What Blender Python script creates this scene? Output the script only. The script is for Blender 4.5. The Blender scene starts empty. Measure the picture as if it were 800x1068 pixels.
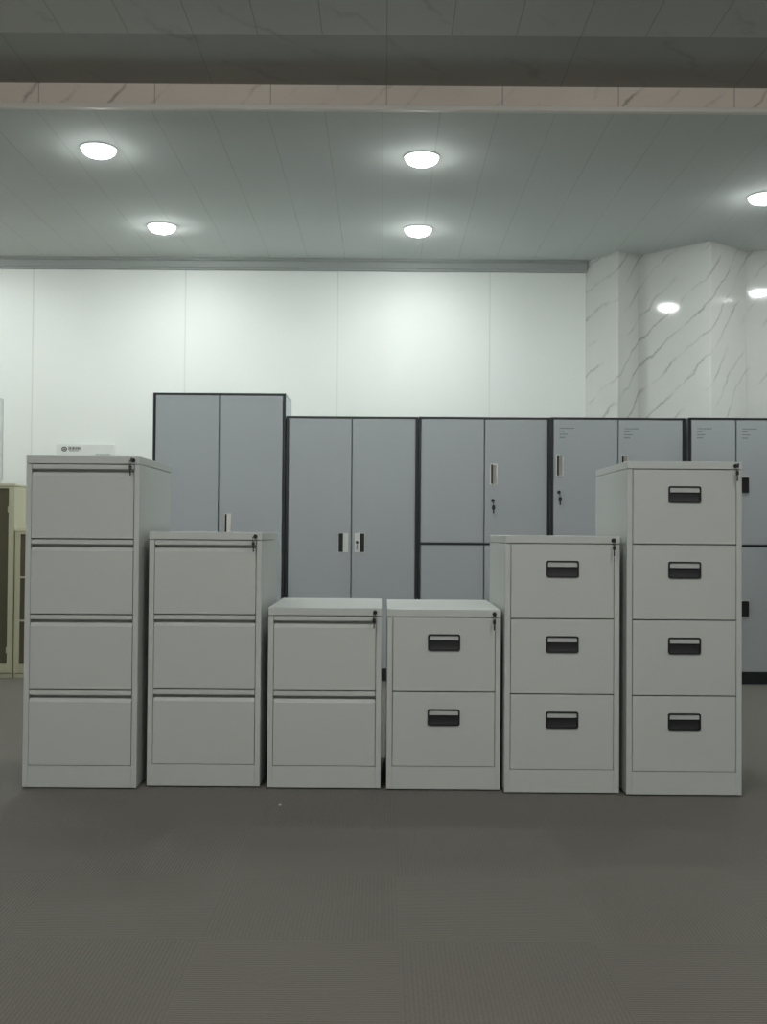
import bpy, bmesh, math, random
from mathutils import Vector, Matrix

scene = bpy.context.scene
COL = scene.collection
random.seed(4)

# ------------------------------------------------------------------ camera
F = 1097.0
CAM_Z = 1.035
PITCH = math.atan((555 - 534) / F)
ROLL = math.radians(0.42)
fwd = Vector((0, math.cos(PITCH), math.sin(PITCH)))
r0 = Vector((1, 0, 0))
u0 = Vector((0, -math.sin(PITCH), math.cos(PITCH)))
rgt = r0 * math.cos(ROLL) + u0 * math.sin(ROLL)
upv = u0 * math.cos(ROLL) - r0 * math.sin(ROLL)
cd = bpy.data.cameras.new('camera')
cam = bpy.data.objects.new('camera', cd)
COL.objects.link(cam)
cd.sensor_fit = 'VERTICAL'
cd.sensor_height = 36.0
cd.sensor_width = 36.0 * 800 / 1068
cd.lens = 36.0 * F / 1068
cd.clip_start = 0.05
M = Matrix((rgt, upv, -fwd)).transposed().to_4x4()
M.translation = Vector((0, 0, CAM_Z))
cam.matrix_world = M
scene.camera = cam


def at(px, py, D):
    """point of the vertical plane y = D seen at pixel px, py"""
    d = fwd + rgt * ((px - 400) / F) + upv * ((534 - py) / F)
    d = d * (D / d.y)
    return Vector((d.x, D, d.z + CAM_Z))


# ------------------------------------------------------------------ materials
def mat(name, color, rough=0.5, metal=0.0, spec=0.5, var=0.0, scale=3.0, bump=0.0, bscale=200.0, coat=0.0):
    m = bpy.data.materials.new(name)
    m.use_nodes = True
    nt = m.node_tree
    b = nt.nodes['Principled BSDF']
    b.inputs['Base Color'].default_value = (*color, 1)
    b.inputs['Roughness'].default_value = rough
    b.inputs['Metallic'].default_value = metal
    b.inputs['Specular IOR Level'].default_value = spec
    b.inputs['Coat Weight'].default_value = coat
    tc = nt.nodes.new('ShaderNodeTexCoord')
    if var:
        n = nt.nodes.new('ShaderNodeTexNoise')
        n.inputs['Scale'].default_value = scale
        n.inputs['Detail'].default_value = 4
        nt.links.new(tc.outputs['Object'], n.inputs['Vector'])
        mx = nt.nodes.new('ShaderNodeMix')
        mx.data_type = 'RGBA'
        mx.inputs['A'].default_value = (*[c * (1 - var) for c in color], 1)
        mx.inputs['B'].default_value = (*[min(1, c * (1 + var)) for c in color], 1)
        nt.links.new(n.outputs['Fac'], mx.inputs['Factor'])
        nt.links.new(mx.outputs['Result'], b.inputs['Base Color'])
    if bump:
        n2 = nt.nodes.new('ShaderNodeTexNoise')
        n2.inputs['Scale'].default_value = bscale
        n2.inputs['Detail'].default_value = 3
        nt.links.new(tc.outputs['Object'], n2.inputs['Vector'])
        bp = nt.nodes.new('ShaderNodeBump')
        bp.inputs['Strength'].default_value = bump
        bp.inputs['Distance'].default_value = 0.002
        nt.links.new(n2.outputs['Fac'], bp.inputs['Height'])
        nt.links.new(bp.outputs['Normal'], b.inputs['Normal'])
    return m


def emit(name, color, strength):
    m = bpy.data.materials.new(name)
    m.use_nodes = True
    nt = m.node_tree
    b = nt.nodes['Principled BSDF']
    b.inputs['Base Color'].default_value = (0.9, 0.9, 0.9, 1)
    b.inputs['Emission Color'].default_value = (*color, 1)
    b.inputs['Emission Strength'].default_value = strength
    return m


def lamp_emit(name, color, edge, centre, power):
    """domed diffuser whose glow is strongest straight below the LED and weaker at its rim"""
    m = emit(name, color, edge)
    nt = m.node_tree
    b = nt.nodes['Principled BSDF']
    g = nt.nodes.new('ShaderNodeNewGeometry')
    sp = nt.nodes.new('ShaderNodeSeparateXYZ')
    nt.links.new(g.outputs['Normal'], sp.inputs[0])
    d = math_node(nt, 'MAXIMUM', math_node(nt, 'MULTIPLY', sp.outputs[2], -1.0), 0.0)
    e = math_node(nt, 'ADD', math_node(nt, 'MULTIPLY', math_node(nt, 'POWER', d, power), centre), edge)
    nt.links.new(e, b.inputs['Emission Strength'])
    return m


def math_node(nt, op, a, b=None, c=None):
    n = nt.nodes.new('ShaderNodeMath')
    n.operation = op
    for i, v in enumerate((a, b, c)):
        if v is None:
            continue
        if isinstance(v, (int, float)):
            n.inputs[i].default_value = v
        else:
            nt.links.new(v, n.inputs[i])
    return n.outputs[0]


def marble(name, base, vein, amount, rough, axis=(1.0, 0.0, -0.8), seam_x=0.0, wscale=2.2, spec=0.5):
    """polished marble: sparse diagonal veins, soft clouding"""
    m = bpy.data.materials.new(name)
    m.use_nodes = True
    nt = m.node_tree
    b = nt.nodes['Principled BSDF']
    b.inputs['Roughness'].default_value = rough
    b.inputs['Specular IOR Level'].default_value = spec
    tc = nt.nodes.new('ShaderNodeTexCoord')
    sep = nt.nodes.new('ShaderNodeSeparateXYZ')
    nt.links.new(tc.outputs['Object'], sep.inputs[0])
    x, y, z = sep.outputs
    t = math_node(nt, 'ADD', math_node(nt, 'MULTIPLY', x, axis[0]),
                  math_node(nt, 'ADD', math_node(nt, 'MULTIPLY', y, axis[1]), math_node(nt, 'MULTIPLY', z, axis[2])))
    nz = nt.nodes.new('ShaderNodeTexNoise')
    nz.inputs['Scale'].default_value = 2.6
    nz.inputs['Detail'].default_value = 6
    nz.inputs['Roughness'].default_value = 0.6
    nt.links.new(tc.outputs['Object'], nz.inputs['Vector'])
    t2 = math_node(nt, 'ADD', math_node(nt, 'MULTIPLY', t, wscale), math_node(nt, 'MULTIPLY', nz.outputs['Fac'], 1.25))
    saw = math_node(nt, 'PINGPONG', t2, 0.5)
    line = math_node(nt, 'SUBTRACT', 1.0, math_node(nt, 'MULTIPLY', saw, 11.0))
    line = math_node(nt, 'MAXIMUM', line, 0.0)
    line = math_node(nt, 'POWER', line, 1.6)
    n2 = nt.nodes.new('ShaderNodeTexNoise')
    n2.inputs['Scale'].default_value = 3.4
    n2.inputs['Detail'].default_value = 3
    nt.links.new(tc.outputs['Object'], n2.inputs['Vector'])
    mask = nt.nodes.new('ShaderNodeMapRange')
    mask.inputs['From Min'].default_value = 0.42
    mask.inputs['From Max'].default_value = 0.62
    nt.links.new(n2.outputs['Fac'], mask.inputs['Value'])
    fac = math_node(nt, 'MULTIPLY', math_node(nt, 'MULTIPLY', line, mask.outputs['Result']), amount)
    cl = math_node(nt, 'MULTIPLY', math_node(nt, 'SUBTRACT', nz.outputs['Fac'], 0.42), amount * 0.35)
    fac = math_node(nt, 'ADD', fac, math_node(nt, 'MAXIMUM', cl, 0.0))
    if seam_x:
        sx = math_node(nt, 'PINGPONG', x, seam_x / 2)
        sm = math_node(nt, 'LESS_THAN', sx, 0.0022)
        fac = math_node(nt, 'MAXIMUM', fac, math_node(nt, 'MULTIPLY', sm, 0.75))
    mx = nt.nodes.new('ShaderNodeMix')
    mx.data_type = 'RGBA'
    mx.inputs['A'].default_value = (*base, 1)
    mx.inputs['B'].default_value = (*vein, 1)
    nt.links.new(fac, mx.inputs['Factor'])
    nt.links.new(mx.outputs['Result'], b.inputs['Base Color'])
    return m


def panelled(name, base, seam, pitch, offset, width, rough, strength=0.6, spec=0.5):
    """painted panels whose joints run every `pitch` metres along x"""
    m = bpy.data.materials.new(name)
    m.use_nodes = True
    nt = m.node_tree
    b = nt.nodes['Principled BSDF']
    b.inputs['Roughness'].default_value = rough
    b.inputs['Specular IOR Level'].default_value = spec
    tc = nt.nodes.new('ShaderNodeTexCoord')
    sep = nt.nodes.new('ShaderNodeSeparateXYZ')
    nt.links.new(tc.outputs['Object'], sep.inputs[0])
    x = math_node(nt, 'SUBTRACT', sep.outputs[0], offset)
    s = math_node(nt, 'LESS_THAN', math_node(nt, 'PINGPONG', x, pitch / 2), width / 2)
    nz = nt.nodes.new('ShaderNodeTexNoise')
    nz.inputs['Scale'].default_value = 1.7
    nz.inputs['Detail'].default_value = 3
    nt.links.new(tc.outputs['Object'], nz.inputs['Vector'])
    s = math_node(nt, 'MULTIPLY', s, math_node(nt, 'MULTIPLY', nz.outputs['Fac'], strength * 2))
    s = math_node(nt, 'ADD', s, math_node(nt, 'MULTIPLY', math_node(nt, 'SUBTRACT', nz.outputs['Fac'], 0.5), 0.12))
    mx = nt.nodes.new('ShaderNodeMix')
    mx.data_type = 'RGBA'
    mx.inputs['A'].default_value = (*base, 1)
    mx.inputs['B'].default_value = (*seam, 1)
    nt.links.new(s, mx.inputs['Factor'])
    nt.links.new(mx.outputs['Result'], b.inputs['Base Color'])
    return m


def carpet(name):
    """half metre carpet tiles laid quarter-turned: ribs run along y on every other tile"""
    m = bpy.data.materials.new(name)
    m.use_nodes = True
    nt = m.node_tree
    b = nt.nodes['Principled BSDF']
    b.inputs['Roughness'].default_value = 0.75
    b.inputs['Specular IOR Level'].default_value = 0.25
    b.inputs['Sheen Weight'].default_value = 0.3
    b.inputs['Sheen Roughness'].default_value = 0.5
    tc = nt.nodes.new('ShaderNodeTexCoord')
    sep = nt.nodes.new('ShaderNodeSeparateXYZ')
    nt.links.new(tc.outputs['Object'], sep.inputs[0])
    x = math_node(nt, 'SUBTRACT', sep.outputs[0], 0.045 - 10)
    y = math_node(nt, 'SUBTRACT', sep.outputs[1], 3.18 - 20)
    ix = math_node(nt, 'FLOOR', math_node(nt, 'DIVIDE', x, 0.5))
    iy = math_node(nt, 'FLOOR', math_node(nt, 'DIVIDE', y, 0.5))
    par = math_node(nt, 'MODULO', math_node(nt, 'ADD', ix, iy), 2.0)
    nz = nt.nodes.new('ShaderNodeTexNoise')
    nz.inputs['Scale'].default_value = 90
    nz.inputs['Detail'].default_value = 4
    nt.links.new(tc.outputs['Object'], nz.inputs['Vector'])
    wob = math_node(nt, 'MULTIPLY', nz.outputs['Fac'], 0.010)
    ribx = math_node(nt, 'SINE', math_node(nt, 'MULTIPLY', math_node(nt, 'ADD', x, wob), 2 * math.pi / 0.0105))
    riby = math_node(nt, 'SINE', math_node(nt, 'MULTIPLY', math_node(nt, 'ADD', y, wob), 2 * math.pi / 0.0105))
    rib = nt.nodes.new('ShaderNodeMix')
    rib.data_type = 'FLOAT'
    nt.links.new(par, rib.inputs['Factor'])
    nt.links.new(ribx, rib.inputs['A'])
    nt.links.new(math_node(nt, 'MULTIPLY', riby, 0.4), rib.inputs['B'])
    h = rib.outputs['Result']
    big = nt.nodes.new('ShaderNodeTexNoise')
    big.inputs['Scale'].default_value = 1.3
    big.inputs['Detail'].default_value = 4
    nt.links.new(tc.outputs['Object'], big.inputs['Vector'])
    fine = nt.nodes.new('ShaderNodeTexNoise')
    fine.inputs['Scale'].default_value = 260
    nt.links.new(tc.outputs['Object'], fine.inputs['Vector'])
    v = math_node(nt, 'ADD', math_node(nt, 'MULTIPLY', h, 0.17), math_node(nt, 'MULTIPLY', fine.outputs['Fac'], 0.5))
    v = math_node(nt, 'ADD', v, math_node(nt, 'MULTIPLY', big.outputs['Fac'], 0.35))
    tile = nt.nodes.new('ShaderNodeTexWhiteNoise')
    tile.noise_dimensions = '2D'
    cmb = nt.nodes.new('ShaderNodeCombineXYZ')
    nt.links.new(ix, cmb.inputs[0])
    nt.links.new(iy, cmb.inputs[1])
    nt.links.new(cmb.outputs[0], tile.inputs['Vector'])
    v = math_node(nt, 'ADD', v, math_node(nt, 'MULTIPLY', tile.outputs['Value'], 0.10))
    mx = nt.nodes.new('ShaderNodeMix')
    mx.data_type = 'RGBA'
    mx.inputs['A'].default_value = (0.062, 0.054, 0.042, 1)
    mx.inputs['B'].default_value = (0.138, 0.122, 0.097, 1)
    nt.links.new(v, mx.inputs['Factor'])
    nt.links.new(mx.outputs['Result'], b.inputs['Base Color'])
    bp = nt.nodes.new('ShaderNodeBump')
    bp.inputs['Strength'].default_value = 0.2
    bp.inputs['Distance'].default_value = 0.003
    nt.links.new(h, bp.inputs['Height'])
    nt.links.new(bp.outputs['Normal'], b.inputs['Normal'])
    return m


MT = {
    'steel': mat('light_grey_powder_coat', (0.60, 0.625, 0.60), 0.42, var=0.015, scale=2.0, bump=0.04, bscale=350),
    'locker': mat('blue_grey_powder_coat', (0.45, 0.485, 0.51), 0.45, var=0.03, scale=2.0, bump=0.05, bscale=300),
    'black': mat('black_powder_coat', (0.016, 0.020, 0.023), 0.4),
    'plastic': mat('black_plastic', (0.010, 0.010, 0.012), 0.5),
    'card': mat('pale_label_card', (0.55, 0.56, 0.55), 0.5),
    'chrome': mat('brushed_chrome', (0.78, 0.78, 0.75), 0.28, metal=0.9),
    'satin': mat('satin_plate', (0.74, 0.76, 0.75), 0.35, metal=0.3),
    'dark_metal': mat('dark_key_metal', (0.045, 0.045, 0.045), 0.4, metal=0.6),
    'cream': mat('cream_enamel', (0.56, 0.545, 0.40), 0.45, var=0.03),
    'olive': mat('olive_brown_glass', (0.115, 0.105, 0.068), 0.22, spec=0.35),
    'paper': mat('white_paperboard', (0.70, 0.725, 0.70), 0.6),
    'ink': mat('black_ink', (0.05, 0.05, 0.055), 0.6),
    'faint_ink': mat('faded_grey_print', (0.16, 0.17, 0.18), 0.6),
    'wall': panelled('white_wall_panels', (0.80, 0.83, 0.80), (0.50, 0.53, 0.51), 1.22, -1.6, 0.012, 0.5, 0.35),
    'ceil': panelled('grey_white_ceiling_planks', (0.70, 0.735, 0.72), (0.34, 0.32, 0.31), 0.30, -0.32, 0.005, 0.85, 0.28, 0.15),
    'cornice': mat('grey_moulding', (0.36, 0.385, 0.37), 0.5),
    'marble': marble('pale_polished_marble', (0.67, 0.685, 0.655), (0.22, 0.23, 0.22), 0.62, 0.07, (1.0, 0.25, -0.72), 0.0, 6.5),
    'soffit_marble': marble('grey_soffit_marble', (0.40, 0.40, 0.37), (0.18, 0.17, 0.16), 0.6, 0.35, (1.0, -0.8, 0), 0.3),
    'shaded_strip': marble('shade_darkened_marble_strip', (0.24, 0.235, 0.21), (0.12, 0.11, 0.10), 0.5, 0.35, (1.0, -0.8, 0), 0.9),  # shade of the recessed ceiling strip, put into a darker marble colour
    'pink_marble': marble('cream_marble_fascia', (0.93, 0.83, 0.75), (0.30, 0.26, 0.23), 0.8, 0.3, (1.0, 0, -0.9), 0.6, 4.5),
    'lip': mat('cream_trim', (0.88, 0.84, 0.78), 0.45),
    'board': mat('pale_notice_board', (0.66, 0.68, 0.665), 0.55),
    'board_edge': mat('grey_board_edge', (0.60, 0.62, 0.605), 0.5),
    'rim': mat('white_lamp_rim', (0.8, 0.8, 0.8), 0.4),
    'lamp': lamp_emit('lit_diffuser', (0.95, 1.0, 0.975), 2.5, 345.0, 8.0),
    'added_lamp': emit('added_dome_light', (0.985, 1.0, 0.965), 100.0),
    'plain': mat('plain_grey_wall', (0.42, 0.42, 0.40), 0.7, var=0.03),
    'carpet': carpet('brown_grey_carpet_tiles'),
}


# ------------------------------------------------------------------ mesh helpers
def add_box(bm, x0, x1, y0, y1, z0, z1, bevel=0.0, seg=1):
    r = bmesh.ops.create_cube(bm, size=1.0)
    vs = r['verts']
    for v in vs:
        v.co = Vector(((x0 + x1) / 2 + v.co.x * (x1 - x0), (y0 + y1) / 2 + v.co.y * (y1 - y0), (z0 + z1) / 2 + v.co.z * (z1 - z0)))
    if bevel:
        es = list({e for v in vs for e in v.link_edges})
        bmesh.ops.bevel(bm, geom=es, offset=bevel, segments=seg, affect='EDGES', profile=0.5)


def add_prism(bm, poly, axis, a, b):
    """extrude polygon between a and b along axis; polygon coordinates are the two other axes in order"""
    def put(p, t):
        if axis == 'x':
            return Vector((t, p[0], p[1]))
        if axis == 'y':
            return Vector((p[0], t, p[1]))
        return Vector((p[0], p[1], t))
    va = [bm.verts.new(put(p, a)) for p in poly]
    vb = [bm.verts.new(put(p, b)) for p in poly]
    n = len(poly)
    fs = [bm.faces.new(va), bm.faces.new(list(reversed(vb)))]
    for i in range(n):
        fs.append(bm.faces.new((va[i], vb[i], vb[(i + 1) % n], va[(i + 1) % n])))
    bmesh.ops.recalc_face_normals(bm, faces=fs)


def add_ring(bm, outer, inner, axis_y0, axis_y1):
    """frame between two loops of equal length in the xz plane, from y0 (front) to y1"""
    n = len(outer)
    L = []
    for loop, y in ((outer, axis_y0), (inner, axis_y0), (inner, axis_y1), (outer, axis_y1)):
        L.append([bm.verts.new((p[0], y, p[1])) for p in loop])
    fs = []
    for k in range(4):
        A, B = L[k], L[(k + 1) % 4]
        for i in range(n):
            fs.append(bm.faces.new((A[i], A[(i + 1) % n], B[(i + 1) % n], B[i])))
    bmesh.ops.recalc_face_normals(bm, faces=fs)


def round_rect(cx, cz, w, h, r, seg=4):
    pts = []
    for (sx, sz, a0) in ((1, 1, 0), (-1, 1, 90), (-1, -1, 180), (1, -1, 270)):
        for k in range(seg + 1):
            a = math.radians(a0 + 90 * k / seg)
            pts.append((cx + sx * (w / 2 - r) + r * math.cos(a), cz + sz * (h / 2 - r) + r * math.sin(a)))
    return pts


def add_cyl(bm, cx, y0, y1, cz, r, seg=20):
    add_prism(bm, [(cx + r * math.cos(2 * math.pi * k / seg), cz + r * math.sin(2 * math.pi * k / seg)) for k in range(seg)], 'y', y0, y1)


def obj(name, bm, m, parent=None, smooth=False):
    me = bpy.data.meshes.new(name)
    bm.normal_update()
    bm.to_mesh(me)
    bm.free()
    me.materials.append(m)
    if smooth:
        for p in me.polygons:
            p.use_smooth = True
    o = bpy.data.objects.new(name, me)
    COL.objects.link(o)
    if parent is not None:
        o.parent = parent
    return o


def B(*boxes):
    bm = bmesh.new()
    for b in boxes:
        add_box(bm, *b)
    return bm


def struct(name, bm, m):
    o = obj(name, bm, m)
    o['kind'] = 'structure'
    return o


def thing(name, label, cat, loc, rz=0.0, group=None):
    o = bpy.data.objects.new(name, None)
    o.empty_display_size = 0.1
    COL.objects.link(o)
    o.location = loc
    o.rotation_euler = (0, 0, rz)
    o['label'] = label
    o['category'] = cat
    if group:
        o['group'] = group
    return o


def dup_part(o, parent, loc=None):
    c = o.copy()
    COL.objects.link(c)
    c.parent = parent
    if loc is not None:
        c.location = loc
    for ch in [k for k in bpy.data.objects if k.parent == o]:
        dup_part(ch, c)
    return c


# ------------------------------------------------------------------ the room
CEIL = CAM_Z + 2.18      # ceiling over the far bay
WALL_Y = 8.4
XL, XR = -4.6, 4.6
STEP_Y = 5.40            # fascia where the ceiling steps down
STRIP = CAM_Z + 2.31
SOFF_Y = 4.84
SOFF = CAM_Z + 0.4767 * SOFF_Y
BACK_Y = -5.0

struct('floor', B((XL - .2, XR + .2, BACK_Y - .2, WALL_Y + .2, -0.1, 0)), MT['carpet'])
struct('ceiling', B((XL - .2, XR + .2, STEP_Y + 0.012, WALL_Y + .2, CEIL, CEIL + 0.3)), MT['ceil'])
struct('ceiling', B((XL - .2, XR + .2, BACK_Y - .2, SOFF_Y, SOFF, SOFF + 0.3)), MT['soffit_marble'])
struct('trim_1', B((XL - .2, XR + .2, SOFF_Y, STEP_Y, STRIP, STRIP + 0.2)), MT['shaded_strip'])
struct('trim_2', B((XL - .2, XR + .2, STEP_Y, STEP_Y + 0.012, CEIL + 0.004, STRIP + 0.1)), MT['pink_marble'])
struct('trim_3', B((XL - .2, XR + .2, STEP_Y - 0.022, STEP_Y + 0.012, CEIL - 0.004, CEIL + 0.022, 0.003)), MT['lip'])
struct('wall_back', B((XL - .2, XR + .2, WALL_Y, WALL_Y + .2, 0, CEIL)), MT['wall'])
struct('wall_left', B((XL - .2, XL, BACK_Y, WALL_Y, 0, STRIP + .1)), MT['plain'])
struct('wall_right', B((XR, XR + .2, BACK_Y, WALL_Y, 0, STRIP + .1)), MT['plain'])
struct('wall_front', B((XL - .2, XR + .2, BACK_Y - .2, BACK_Y, 0, STRIP + .1)), MT['plain'])

# marble pilasters, diamond-fronted, at the right of the back wall
pa = at(611, 300, WALL_Y).x
A = [(pa, WALL_Y)]
A.append((at(645, 300, 8.06).x, 8.06))
A.append((at(666, 300, 8.20).x, 8.20))
Bv = [(at(742, 300, 7.76).x, 7.76), (at(778, 300, 8.06).x, 8.06)]
bm = bmesh.new()
add_prism(bm, [A[0], A[1], A[2], (A[2][0], WALL_Y + .02)], 'z', 0, CEIL)
struct('column', bm, MT['marble'])
bm = bmesh.new()
add_prism(bm, [A[2], Bv[0], Bv[1], (Bv[1][0], WALL_Y + .02), (A[2][0], WALL_Y + .02)], 'z', 0, CEIL)
struct('column', bm, MT['marble'])
bm = bmesh.new()
add_prism(bm, [Bv[1], (Bv[1][0] + 0.75, 7.80), (Bv[1][0] + 1.1, 8.1), (XR, 8.1), (XR, WALL_Y + .02), (Bv[1][0], WALL_Y + .02)], 'z', 0, CEIL)
struct('column', bm, MT['marble'])

# cornice between back wall and ceiling
bm = bmesh.new()
prof = [(WALL_Y, CEIL), (WALL_Y - 0.055, CEIL), (WALL_Y - 0.055, CEIL - 0.018), (WALL_Y - 0.042, CEIL - 0.024), (WALL_Y - 0.040, CEIL - 0.07),
        (WALL_Y - 0.028, CEIL - 0.078), (WALL_Y - 0.026, CEIL - 0.088), (WALL_Y, CEIL - 0.092)]
add_prism(bm, prof, 'x', XL, pa)
struct('trim_4', bm, MT['cornice'])


# ------------------------------------------------------------------ lamps
def dome(bm, r, h, seg=32, rings=8):
    prev = None
    for k in range(rings):
        a = math.pi / 2 * k / rings
        ring = [bm.verts.new((r * math.cos(a) * math.cos(2 * math.pi * i / seg), r * math.cos(a) * math.sin(2 * math.pi * i / seg), -h * math.sin(a))) for i in range(seg)]
        if prev:
            for i in range(seg):
                bm.faces.new((prev[i], prev[(i + 1) % seg], ring[(i + 1) % seg], ring[i]))
        else:
            bm.faces.new(ring)
        prev = ring
    tip = bm.verts.new((0, 0, -h))
    for i in range(seg):
        bm.faces.new((prev[i], prev[(i + 1) % seg], tip))
    bmesh.ops.recalc_face_normals(bm, faces=bm.faces[:])


def rim(bm, r0_, r1_, z0, seg=32):
    L = []
    for r, z in ((r1_, 0), (r1_, -z0 * 0.6), ((r0_ + r1_) / 2, -z0), (r0_, -z0 * 0.8), (r0_, 0)):
        L.append([bm.verts.new((r * math.cos(2 * math.pi * i / seg), r * math.sin(2 * math.pi * i / seg), z)) for i in range(seg)])
    for a in range(5):
        for i in range(seg):
            bm.faces.new((L[a][i], L[a][(i + 1) % seg], L[(a + 1) % 5][(i + 1) % seg], L[(a + 1) % 5][i]))
    bmesh.ops.recalc_face_normals(bm, faces=bm.faces[:])


def ceil_at(px, py):
    d = fwd + rgt * ((px - 400) / F) + upv * ((534 - py) / F)
    d = d * ((CEIL - CAM_Z) / d.z)
    return (d.x, d.y)


lamp_spots = [
    (ceil_at(103, 155), 'bright round ceiling downlight at far left, nearer the marble fascia'),
    (ceil_at(440, 164), 'bright round ceiling downlight near the middle, nearer the marble fascia'),
    (ceil_at(169, 236), 'lit round downlight on the left, close to the back wall'),
    (ceil_at(436, 239), 'lit round downlight in the middle, close to the back wall'),
    (ceil_at(797, 205), 'lit round downlight cut by the right edge, above the marble columns'),
    ((-3.35, 5.95), 'lit round downlight further left along the nearer row'),
    ((-3.30, 7.45), 'lit round downlight further left along the wall row'),
    ((4.0, 7.0), 'lit round downlight at the far right corner'),
]
proto = None
for i, ((x, y), lab) in enumerate(lamp_spots):
    t = thing('downlight', lab, 'ceiling light', (x, y, CEIL), 0, 'round downlights in the ceiling')
    if proto is None:
        bm = bmesh.new(); rim(bm, 0.1005, 0.108, 0.005)
        obj('rim', bm, MT['rim'], t, True)
        bm = bmesh.new(); dome(bm, 0.100, 0.050)
        obj('diffuser', bm, MT['lamp'], t, True)
        proto = t
    else:
        for ch in [k for k in bpy.data.objects if k.parent == proto]:
            dup_part(ch, t)

nproto = None  # unseen dome lamps, added to brighten the filing cabinet fronts
for x, y, lab in ((-2.0, -3.2, 'unseen round dome lamp added behind the camera, further left one'), (2.0, -3.2, 'unseen round dome lamp added behind the camera, further right one'),
                  (-1.1, 0.9, 'unseen round dome lamp added on the near ceiling, left one'), (1.3, 0.9, 'unseen round dome lamp added on the near ceiling, right one')):
    t = thing('added_dome_lamp', lab, 'ceiling light', (x, y, SOFF), 0, 'unseen dome lamps added on the near ceiling')
    if nproto is None:
        bm = bmesh.new(); rim(bm, 0.20, 0.225, 0.03)
        obj('rim', bm, MT['rim'], t, True)
        bm = bmesh.new(); dome(bm, 0.199, 0.17)
        obj('diffuser', bm, MT['added_lamp'], t, True)
        nproto = t
    else:
        for ch in [k for k in bpy.data.objects if k.parent == nproto]:
            dup_part(ch, t)


# ------------------------------------------------------------------ filing cabinets
CW, CDEP = 0.456, 0.62
STILE = 0.0215
SIZES = {'lip': (0.302, 0.0925, 0.032), 'flat': (0.2995, 0.096, 0.031)}   # drawer pitch, plinth, header
GAP = 0.0044


def lip_drawer_bm():
    bm = bmesh.new()
    h = SIZES['lip'][0] - GAP
    w = CW / 2 - STILE - GAP / 2
    prof = [(0.045, 0), (0.0008, 0), (-0.0006, 0.0014), (-0.0006, h - 0.046), (0.0008, h - 0.0445), (0.0085, h - 0.0330), (0.0105, h - 0.0318), (0.036, h - 0.0318),
            (0.036, h - 0.0185), (0.001, h - 0.0185), (-0.0006, h - 0.017), (-0.0006, h - 0.0012), (0.0008, h), (0.045, h)]
    add_prism(bm, prof, 'x', -w, w)
    return bm


def flat_drawer_bm():
    bm = bmesh.new()
    w = CW / 2 - STILE - GAP / 2
    add_box(bm, -w, w, -0.0006, 0.045, 0, SIZES['flat'][0] - GAP, 0.0012)
    return bm


HZ = SIZES['flat'][0] - GAP - 0.099       # handle centre above drawer bottom


def handle_bm():
    bm = bmesh.new()
    add_ring(bm, round_rect(0, HZ, 0.129, 0.066, 0.008), round_rect(0, HZ, 0.117, 0.0545, 0.004), -0.0075, 0.0)
    # cup: scooped shell under the card
    top, bot, wd = HZ + 0.0085, HZ - 0.0280, 0.0590
    rows = []
    for k in range(9):
        a = k / 8
        z = top + (bot - top) * a
        y = -0.0012 - 0.0030 * (a ** 3) + (-0.0035 if k == 0 else 0)
        rows.append((y, z))
    prof = rows + [(-0.0002, bot), (-0.0002, top)]
    add_prism(bm, prof, 'x', -wd, wd)
    return bm


def card_bm():
    bm = bmesh.new()
    add_box(bm, -0.0586, 0.0586, -0.0035, 0.0, HZ + 0.0088, HZ + 0.0275)
    return bm


def lock_bm():
    bm = bmesh.new()
    add_cyl(bm, 0, -0.004, 0.002, 0, 0.0085)
    add_cyl(bm, 0, -0.0065, -0.004, 0, 0.006)
    return bm


def key_bm():
    """key in the lock with its spare hanging below on a ring"""
    bm = bmesh.new()
    add_box(bm, -0.0013, 0.0013, -0.028, -0.0066, -0.005, 0.005)      # blade and bow in the lock
    add_box(bm, -0.0018, 0.0018, -0.040, -0.026, -0.0085, 0.0085, 0.001)
    # ring
    n = 14
    c = Vector((-0.004, -0.036, -0.012))
    pts = [c + Vector((0.006 * math.sin(2 * math.pi * k / n) * 0.6, 0, 0.011 * math.cos(2 * math.pi * k / n))) for k in range(n)]
    for k in range(n):
        a, b = pts[k], pts[(k + 1) % n]
        mn = Vector((min(a.x, b.x), -0.0366, min(a.z, b.z))) - Vector((0.0007, 0, 0.0007))
        mx = Vector((max(a.x, b.x), -0.0354, max(a.z, b.z))) + Vector((0.0007, 0, 0.0007))
        add_box(bm, mn.x, mx.x, mn.y, mx.y, mn.z, mx.z)
    # spare key
    add_prism(bm, [(p[0], p[1]) for p in round_rect(-0.004, -0.030, 0.012, 0.018, 0.005, 3)], 'y', -0.037, -0.035)
    add_box(bm, -0.0065, -0.002, -0.0367, -0.0353, -0.062, -0.038)
    add_box(bm, -0.0020, -0.0004, -0.0367, -0.0353, -0.059, -0.054)
    add_box(bm, -0.0020, -0.0006, -0.0367, -0.0353, -0.050, -0.046)
    return bm


def carcass_bm(n, kind):
    DH, PL, HD = SIZES[kind]
    H = PL + HD + DH * n
    hw = CW / 2
    bm = bmesh.new()
    zt = H - HD
    add_box(bm, -hw, -hw + STILE, 0, CDEP, 0.006, zt - 0.0012, 0.0012)
    add_box(bm, hw - STILE, hw, 0, CDEP, 0.006, zt - 0.0012, 0.0012)
    add_box(bm, -hw + STILE, hw - STILE, 0, 0.045, 0.006, PL, 0.001)
    add_box(bm, -hw + STILE, hw - STILE, 0.048, CDEP, 0.03, zt - 0.0012)
    for sx in (-1, 1):
        for yy in (0.04, CDEP - 0.06):
            add_cyl_z(bm, sx * (hw - 0.04), yy, 0.0, 0.032, 0.014)
    return bm


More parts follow.
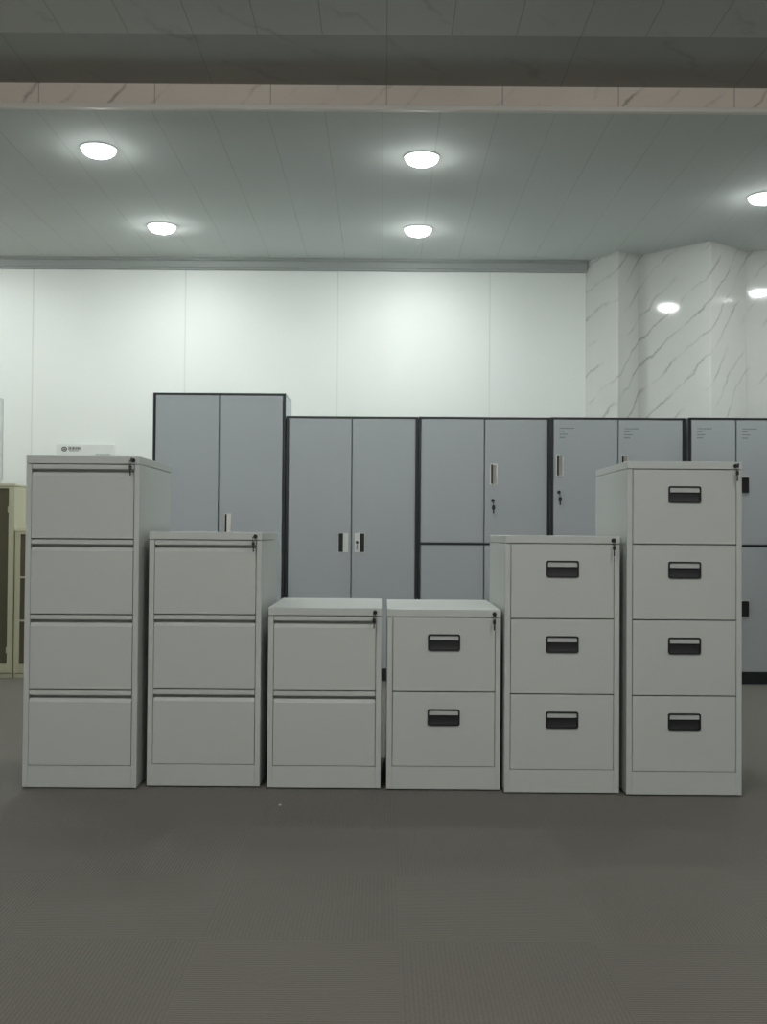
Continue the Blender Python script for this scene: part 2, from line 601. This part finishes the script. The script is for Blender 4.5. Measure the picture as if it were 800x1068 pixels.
def add_cyl_z(bm, cx, cy, z0, z1, r, seg=12):
    add_prism(bm, [(cx + r * math.cos(2 * math.pi * k / seg), cy + r * math.sin(2 * math.pi * k / seg)) for k in range(seg)], 'z', z0, z1)


def top_bm(n, kind):
    DH, PL, HD = SIZES[kind]
    H = PL + HD + DH * n
    hw = CW / 2
    bm = bmesh.new()
    add_box(bm, -hw - 0.0006, hw + 0.0006, -0.0006, CDEP, H - HD + 0.001, H, 0.0025, 2)
    return bm


ME = {}


def part(key, fn, name, m, parent, loc=(0, 0, 0), smooth=False):
    """a mesh part; the mesh is shared by every later part of the same key"""
    if key in ME:
        o = bpy.data.objects.new(name, ME[key])
        COL.objects.link(o)
        o.parent = parent
    else:
        o = obj(name, fn(), m, parent, smooth)
        ME[key] = o.data
    o.location = loc
    return o


def filing_cabinet(px0, px1, D, n, kind, label, rz=0.0):
    DH, PL, HD = SIZES[kind]
    H = PL + HD + DH * n
    x = (at(px0, 700, D).x + at(px1, 700, D).x) / 2
    t = thing('filing_cabinet', label, 'filing cabinet', (x, D, 0), rz, 'light grey steel filing cabinets in the front row')
    part('carcass%d%s' % (n, kind), lambda: carcass_bm(n, kind), 'carcass', MT['steel'], t)
    part('top%d%s' % (n, kind), lambda: top_bm(n, kind), 'top_panel', MT['steel'], t)
    for k in range(n):
        z = PL + GAP / 2 + DH * k
        if kind == 'lip':
            part('lipdrawer', lip_drawer_bm, 'drawer', MT['steel'], t, (0, 0, z))
        else:
            d = part('flatdrawer', flat_drawer_bm, 'drawer', MT['steel'], t, (0, 0, z))
            h = part('handle', handle_bm, 'handle', MT['plastic'], d)
            h['label'] = 'black recessed pull handle'
            c = part('card', card_bm, 'label_card', MT['card'], d)
            c['label'] = 'pale label card above the pull'
    lk = part('lock', lock_bm, 'lock', MT['dark_metal'], t, (0.202, 0, H - 0.017))
    part('key', key_bm, 'key', MT['dark_metal'], lk)
    return t, x, H


cab1, cab1_x, cab1_h = filing_cabinet(24, 144, 4.22, 4, 'lip', 'tall filing cabinet with four lipped handleless drawers, under the white wall sign')
filing_cabinet(154, 272, 4.26, 3, 'lip', 'mid-height filing cabinet with three lipped drawers and no handles')
filing_cabinet(279.5, 397.5, 4.245, 2, 'lip', 'low filing cabinet with two lipped drawers and no handles')
filing_cabinet(403.5, 522.3, 4.235, 2, 'flat', 'low filing cabinet with two flat drawers and two black handles')
filing_cabinet(526, 646.5, 4.195, 3, 'flat', 'mid-height filing cabinet with three flat drawers and three black handles')
filing_cabinet(652.8, 774.5, 4.175, 4, 'flat', 'tall filing cabinet with four flat drawers and four black handles')


# ------------------------------------------------------------------ steel lockers behind
LD = 7.35
FR, FT, LP, MR = 0.016, 0.013, 0.082, 0.013


def door_bm(x0, x1, z0, z1):
    bm = bmesh.new()
    add_box(bm, x0, x1, -0.003, 0.016, z0, z1, 0.0015)
    return bm


def cup_handle(parent, x, z):
    """slim chrome cup handle, recess at its left"""
    w, h = 0.048, 0.145
    bm = bmesh.new()
    add_ring(bm, round_rect(x, z, w, h, 0.004, 2), round_rect(x, z, w - 0.008, h - 0.008, 0.002, 2), -0.009, -0.003)
    add_prism(bm, [(x - 0.006, -0.0085), (x + 0.020, -0.0035), (x + 0.020, -0.0032), (x - 0.006, -0.0032)], 'z', z - h / 2 + 0.004, z + h / 2 - 0.004)
    o = obj('handle', bm, MT['chrome'], parent)
    o['label'] = 'slim chrome cup handle'
    bm = B((x - 0.0195, x - 0.0065, -0.0042, -0.003, z - h / 2 + 0.004, z + h / 2 - 0.004))
    o = obj('handle_recess', bm, MT['plastic'], parent)
    bm = bmesh.new()
    add_cyl(bm, x - 0.005, -0.010, -0.002, z - 0.185, 0.012)
    o = obj('lock', bm, MT['dark_metal'], parent)
    return o


def hanging_key(parent, x, z):
    bm = bmesh.new()
    add_box(bm, x - 0.0015, x + 0.0015, -0.035, -0.0102, z - 0.008, z + 0.008)
    add_prism(bm, round_rect(x + 0.004, z - 0.045, 0.022, 0.034, 0.009, 3), 'y', -0.033, -0.029)
    add_box(bm, x - 0.001, x + 0.009, -0.0325, -0.0295, z - 0.085, z - 0.055)
    add_box(bm, x, x + 0.003, -0.033, -0.030, z - 0.032, z - 0.004)
    obj('key', bm, MT['dark_metal'], parent)


def plate_handle(parent, xin, z, side, lock):
    """satin plate with a dark finger recess on the side away from the door edge; side=+1: recess to the right"""
    h = 0.138
    x0, x1 = (xin, xin + 0.072) if side > 0 else (xin - 0.072, xin)
    bm = bmesh.new()
    if side > 0:
        add_box(bm, x0, x0 + 0.038, -0.007, -0.003, z - h / 2, z + h / 2, 0.0015)
    else:
        add_box(bm, x1 - 0.038, x1, -0.007, -0.003, z - h / 2, z + h / 2, 0.0015)
    add_ring(bm, round_rect((x0 + x1) / 2, z, 0.072, h, 0.003, 2), round_rect((x0 + x1) / 2, z, 0.066, h - 0.006, 0.002, 2), -0.0055, -0.003)
    o = obj('handle', bm, MT['satin'], parent)
    o['label'] = 'satin handle plate with dark finger recess'
    if side > 0:
        bm = B((x0 + 0.0385, x1 - 0.0035, -0.0042, -0.003, z - h / 2 + 0.004, z + h / 2 - 0.004))
    else:
        bm = B((x0 + 0.0035, x1 - 0.0385, -0.0042, -0.003, z - h / 2 + 0.004, z + h / 2 - 0.004))
    obj('handle_recess', bm, MT['plastic'], parent)
    if lock:
        bm = bmesh.new()
        add_cyl(bm, x0 + 0.018, -0.011, -0.0065, z + 0.004, 0.010)
        add_box(bm, x0 + 0.0145, x0 + 0.0195, -0.016, -0.012, z - 0.050, z - 0.014)
        add_box(bm, x0 + 0.0155, x0 + 0.0185, -0.016, -0.011, z - 0.014, z + 0.004)
        obj('lock', bm, MT['dark_metal'], parent)


def dark_handle(parent, x, z):
    w, h = 0.052, 0.105
    bm = bmesh.new()
    add_ring(bm, round_rect(x, z, w, h, 0.004, 2), round_rect(x, z, w - 0.010, h - 0.010, 0.002, 2), -0.010, -0.003)
    add_box(bm, x - w / 2 + 0.005, x + w / 2 - 0.005, -0.0052, -0.003, z - h / 2 + 0.005, z + h / 2 - 0.005)
    o = obj('handle', bm, MT['plastic'], parent)
    o['label'] = 'black recessed handle'
    bm = B((x - w / 2 - 0.003, x + w / 2 + 0.003, -0.012, -0.003, z + h / 2, z + h / 2 + 0.008, 0.001))
    obj('handle_cap', bm, MT['chrome'], parent)


def print_lines(parent, x, z):
    """four short rows of faded small print, unreadable at this distance"""
    bm = bmesh.new()
    rnd = random.Random(7)
    for i, L in enumerate((0.092, 0.030, 0.055, 0.036)):
        zz = z - i * 0.0215
        xx = x
        while xx < x + L:
            w = rnd.uniform(0.004, 0.010)
            add_box(bm, xx, xx + w, -0.0036, -0.0029, zz - 0.0030 - rnd.random() * 0.002, zz + 0.0030)
            xx += w + 0.003
    o = obj('printed_text', bm, MT['faint_ink'], parent)
    o['label'] = 'faded rows of small print'


def locker(name, label, cat, px0, px1, py_top, D, depth, cols, tiers, style, group):
    p0, p1 = at(px0, py_top, D), at(px1, py_top, D)
    W, H = p1.x - p0.x, (p0.z + p1.z) / 2
    t = thing(name, label, cat, (p0.x, D, 0), 0, group)
    bm = bmesh.new()
    add_box(bm, 0, 0.012, 0.004, depth, 0.0, H - 0.001)
    add_box(bm, W - 0.012, W, 0.004, depth, 0.0, H - 0.001)
    add_box(bm, 0.012, W - 0.012, 0.03, depth, 0.05, H - 0.012)
    add_box(bm, 0.0, W, 0.014, depth, H - 0.012, H, 0.001)
    obj('carcass', bm, MT['locker'], t)
    bm = bmesh.new()
    z0, z1 = LP, H - FT
    add_box(bm, 0, FR, -0.004, 0.012, 0, H)
    add_box(bm, W - FR, W, -0.004, 0.012, 0, H)
    add_box(bm, FR, W - FR, -0.004, 0.012, z1, H)
    add_box(bm, FR, W - FR, -0.002, 0.012, 0, LP)
    zm = (z0 + z1) / 2
    if tiers == 2:
        add_box(bm, FR, W - FR, -0.004, 0.012, zm - MR / 2, zm + MR / 2)
    f = obj('front_frame', bm, MT['black'], t)
    f['label'] = 'black front frame and plinth'
    dw = (W - 2 * FR) / cols
    spans = [(z0, z1)] if tiers == 1 else [(zm + MR / 2, z1), (z0, zm - MR / 2)]
    for r, (a, b) in enumerate(spans):
        for c in range(cols):
            x0, x1 = FR + c * dw + 0.004, FR + (c + 1) * dw - 0.004
            d = obj('door', door_bm(x0, x1, a + 0.003, b - 0.003), MT['locker'], t)
            if style == 'right_cup' and c == 1:
                zz = b - 0.385 if tiers == 2 else 1.085
                cup_handle(d, x0 + 0.062, zz)
                hanging_key(d, x0 + 0.055, zz - 0.19)
            elif style == 'plates':
                zh = at(360, 566, D).z
                if c == 0:
                    plate_handle(d, x1 - 0.016, zh, -1, False)
                else:
                    plate_handle(d, x0 + 0.018, zh, 1, True)
            elif style == 'cups':
                zz = b - 0.325
                cup_handle(d, x0 + 0.042, zz)
                hanging_key(d, x0 + 0.038, zz - 0.19)
                if r == 0:
                    print_lines(d, x0 + 0.04, b - 0.062)
            elif style == 'dark':
                dark_handle(d, x0 + 0.058, b - 0.455 if r == 0 else b - 0.43)
                if r == 0:
                    print_lines(d, x0 + 0.04, b - 0.062)
    return t


G2 = 'blue-grey steel lockers along the back wall'
locker('storage_cupboard', 'tallest blue-grey two-door steel cupboard with black edges, behind the left filing cabinets', 'steel cupboard', 160, 298.2, 410, LD, 0.45, 2, 1, 'right_cup', G2)
locker('storage_cupboard', 'blue-grey steel cupboard with two full-length doors and paired handle plates', 'steel cupboard', 298.8, 436.2, 434.5, LD, 0.38, 2, 1, 'plates', G2)
locker('locker', 'blue-grey locker with two tiers of doors and one slim chrome handle at its centre', 'locker', 436.8, 574, 435.2, LD, 0.38, 2, 2, 'right_cup', G2)
locker('locker', 'blue-grey locker with small print on its doors, behind the tall right filing cabinet', 'locker', 574.6, 714.6, 435.8, 7.33, 0.38, 2, 2, 'cups', G2)
locker('locker', 'blue-grey narrow-doored locker with black handles, cut by the right edge', 'locker', 718.2, 864, 436.2, 7.31, 0.36, 3, 2, 'dark', G2)


# ------------------------------------------------------------------ cream cabinets at the left edge
def cream_cabinet(label, px0, px1, py_top, D, depth, rails, doors):
    p0, p1 = at(px0, py_top, D), at(px1, py_top, D)
    W, H = p1.x - p0.x, (p0.z + p1.z) / 2
    t = thing('glazed_cabinet', label, 'cabinet', (p0.x, D, 0), 0, 'cream glazed cabinets at the left')
    bm = bmesh.new()
    add_box(bm, 0, 0.012, 0, depth, 0.0, H - 0.022, 0.001)
    add_box(bm, W - 0.012, W, 0, depth, 0.0, H - 0.022, 0.001)
    add_box(bm, 0.012, W - 0.012, 0.03, depth, 0.02, H - 0.022)
    add_box(bm, 0.012, W - 0.012, 0, 0.03, 0, 0.03)
    obj('carcass', bm, MT['cream'], t)
    bm = B((-0.002, W + 0.002, -0.003, depth, H - 0.020, H, 0.002))
    obj('top_panel', bm, MT['cream'], t)
    dw = (W - 0.012) / doors
    z0, z1 = 0.034, H - 0.024
    for k in range(doors):
        x0, x1 = 0.006 + k * dw + 0.002, 0.006 + (k + 1) * dw - 0.002
        st = 0.030
        bm = bmesh.new()
        add_box(bm, x0, x0 + st, -0.004, 0.02, z0, z1, 0.001)
        add_box(bm, x1 - st, x1, -0.004, 0.02, z0, z1, 0.001)
        add_box(bm, x0 + st, x1 - st, -0.004, 0.02, z1 - 0.012, z1, 0.001)
        add_box(bm, x0 + st, x1 - st, -0.004, 0.02, z0, z0 + 0.062, 0.001)
        pz0, pz1 = z0 + 0.062, z1 - 0.012
        for j in range(1, rails + 1):
            zz = pz0 + (pz1 - pz0) * j / (rails + 1)
            add_box(bm, x0 + st, x1 - st, -0.004, 0.02, zz - 0.006, zz + 0.006)
        d = obj('door', bm, MT['cream'], t)
        g = obj('glass_pane', B((x0 + st - 0.004, x1 - st + 0.004, 0.006, 0.012, pz0 - 0.004, pz1 + 0.004)), MT['olive'], d)
        g['label'] = 'dark olive glazing'
        hx = x1 - 0.02 if (k == doors - 1) else x0 + 0.02
        for zz in (z0 + 0.16, z1 - 0.16):
            bm = bmesh.new()
            add_box(bm, x1 - 0.034, x1 - 0.022, -0.016, -0.004, zz - 0.022, zz + 0.022, 0.003)
            obj('catch', bm, MT['cream'], d)
    return t


cream_cabinet('taller cream cabinet with dark olive glazed door, at the left edge', -125, 15.3, 503.5, 7.36, 0.42, 0, 2)
cream_cabinet('lower cream cabinet with railed olive glazing, half hidden by the tall left filing cabinet', 15.9, 98, 552, 7.36, 0.42, 2, 2)

# ------------------------------------------------------------------ board on the wall, at the left edge
p0, p1 = at(-95, 415, WALL_Y), at(2.6, 500, WALL_Y)
t = thing('notice_board', 'pale grey board on the back wall, just showing at the left edge', 'notice board', (p0.x, WALL_Y, p1.z))
W, H = p1.x - p0.x, p0.z - p1.z
bm = bmesh.new()
add_ring(bm, round_rect(W / 2, H / 2, W, H, 0.006, 2), round_rect(W / 2, H / 2, W - 0.024, H - 0.024, 0.003, 2), -0.02, 0.0)
obj('frame', bm, MT['board_edge'], t)
obj('panel', B((0.010, W - 0.010, -0.012, -0.002, 0.010, H - 0.010)), MT['board'], t)

# ------------------------------------------------------------------ white printed board on the back wall
SC = 1.88
BY = WALL_Y - 0.02
q0, q1 = at(59.5, 463, BY), at(119.3, 463, BY)
bw, bh, bd = (q1.x - q0.x) / SC, 0.115, 0.02 / SC
t = thing('wall_sign', 'white printed sign on the back wall, its foot hidden behind the tall left filing cabinet', 'sign', (q0.x, BY, q0.z - bh * SC))
t.scale = (SC, 1.0, SC)
bm = bmesh.new()
add_box(bm, 0, bw, 0, 0.02, 0, bh, 0.001)
obj('panel', bm, MT['paper'], t)
bm = bmesh.new()
cx, cz = 0.031, bh - 0.021
add_ring(bm, round_rect(cx, cz, 0.023, 0.020, 0.009, 4), round_rect(cx, cz, 0.014, 0.012, 0.005, 4), -0.0009, 0.0002)
add_box(bm, cx - 0.006, cx + 0.006, -0.0009, 0.0002, cz - 0.0018, cz + 0.0018)
add_box(bm, cx - 0.0016, cx + 0.0016, -0.0009, 0.0002, cz - 0.0055, cz + 0.0055)
rnd = random.Random(3)
for i in range(4):                                   # four bold square characters
    gx = 0.047 + i * 0.0135
    gz = cz + 0.004
    for zz in (-0.0048, 0.0, 0.0048):
        add_box(bm, gx, gx + 0.0115, -0.0009, 0.0002, gz + zz - 0.0009, gz + zz + 0.0009)
    for xx in rnd.sample((0.0006, 0.0035, 0.0058, 0.0085, 0.0103), 3):
        add_box(bm, gx + xx, gx + xx + 0.0016, -0.0010, 0.0002, gz - 0.0057, gz + 0.0057)
for i in range(11):                                  # smaller line beneath
    gx = 0.052 + i * 0.0038
    add_box(bm, gx, gx + 0.0026, -0.0009, 0.0002, cz - 0.0085, cz - 0.0050)
obj('printed_logo', bm, MT['ink'], t)
bm = bmesh.new()
for i in range(4):                                   # handling symbols low on the right
    gx = bw - 0.072 + i * 0.0155
    gz = bh - 0.047
    add_ring(bm, round_rect(gx, gz, 0.012, 0.014, 0.001, 1), round_rect(gx, gz, 0.0098, 0.0118, 0.001, 1), -0.0009, 0.0002)
    add_box(bm, gx - 0.0012, gx + 0.0012, -0.0009, 0.0002, gz - 0.004, gz + 0.003)
    add_box(bm, gx - 0.0035, gx + 0.0035, -0.0009, 0.0002, gz - 0.005, gz - 0.0035)
obj('handling_symbols', bm, MT['faint_ink'], t)

# ------------------------------------------------------------------ scrap on the carpet
def floor_at(px, py):
    d = fwd + rgt * ((px - 400) / F) + upv * ((534 - py) / F)
    d = d * (-CAM_Z / d.z)
    return d.x, d.y


sx, sy = floor_at(292, 840)
bm = bmesh.new()
add_prism(bm, [(-0.005, -0.004), (0.003, -0.006), (0.006, 0.001), (0.001, 0.006), (-0.004, 0.004)], 'z', 0, 0.003)
o = obj('paper_scrap', bm, MT['paper'])
o.location = (sx, sy, 0.0)
o['label'] = 'tiny white paper scrap on the carpet before the low handleless cabinet'
o['category'] = 'scrap'

# ------------------------------------------------------------------ world and view
w = bpy.data.worlds.new('world')
scene.world = w
w.use_nodes = True
w.node_tree.nodes['Background'].inputs[0].default_value = (0.5, 0.5, 0.5, 1)
w.node_tree.nodes['Background'].inputs[1].default_value = 0.0
scene.view_settings.view_transform = 'Standard'
scene.view_settings.look = 'None'
scene.view_settings.gamma = 1.0
scene.view_settings.use_curve_mapping = False
scene.view_settings.exposure = 0.0
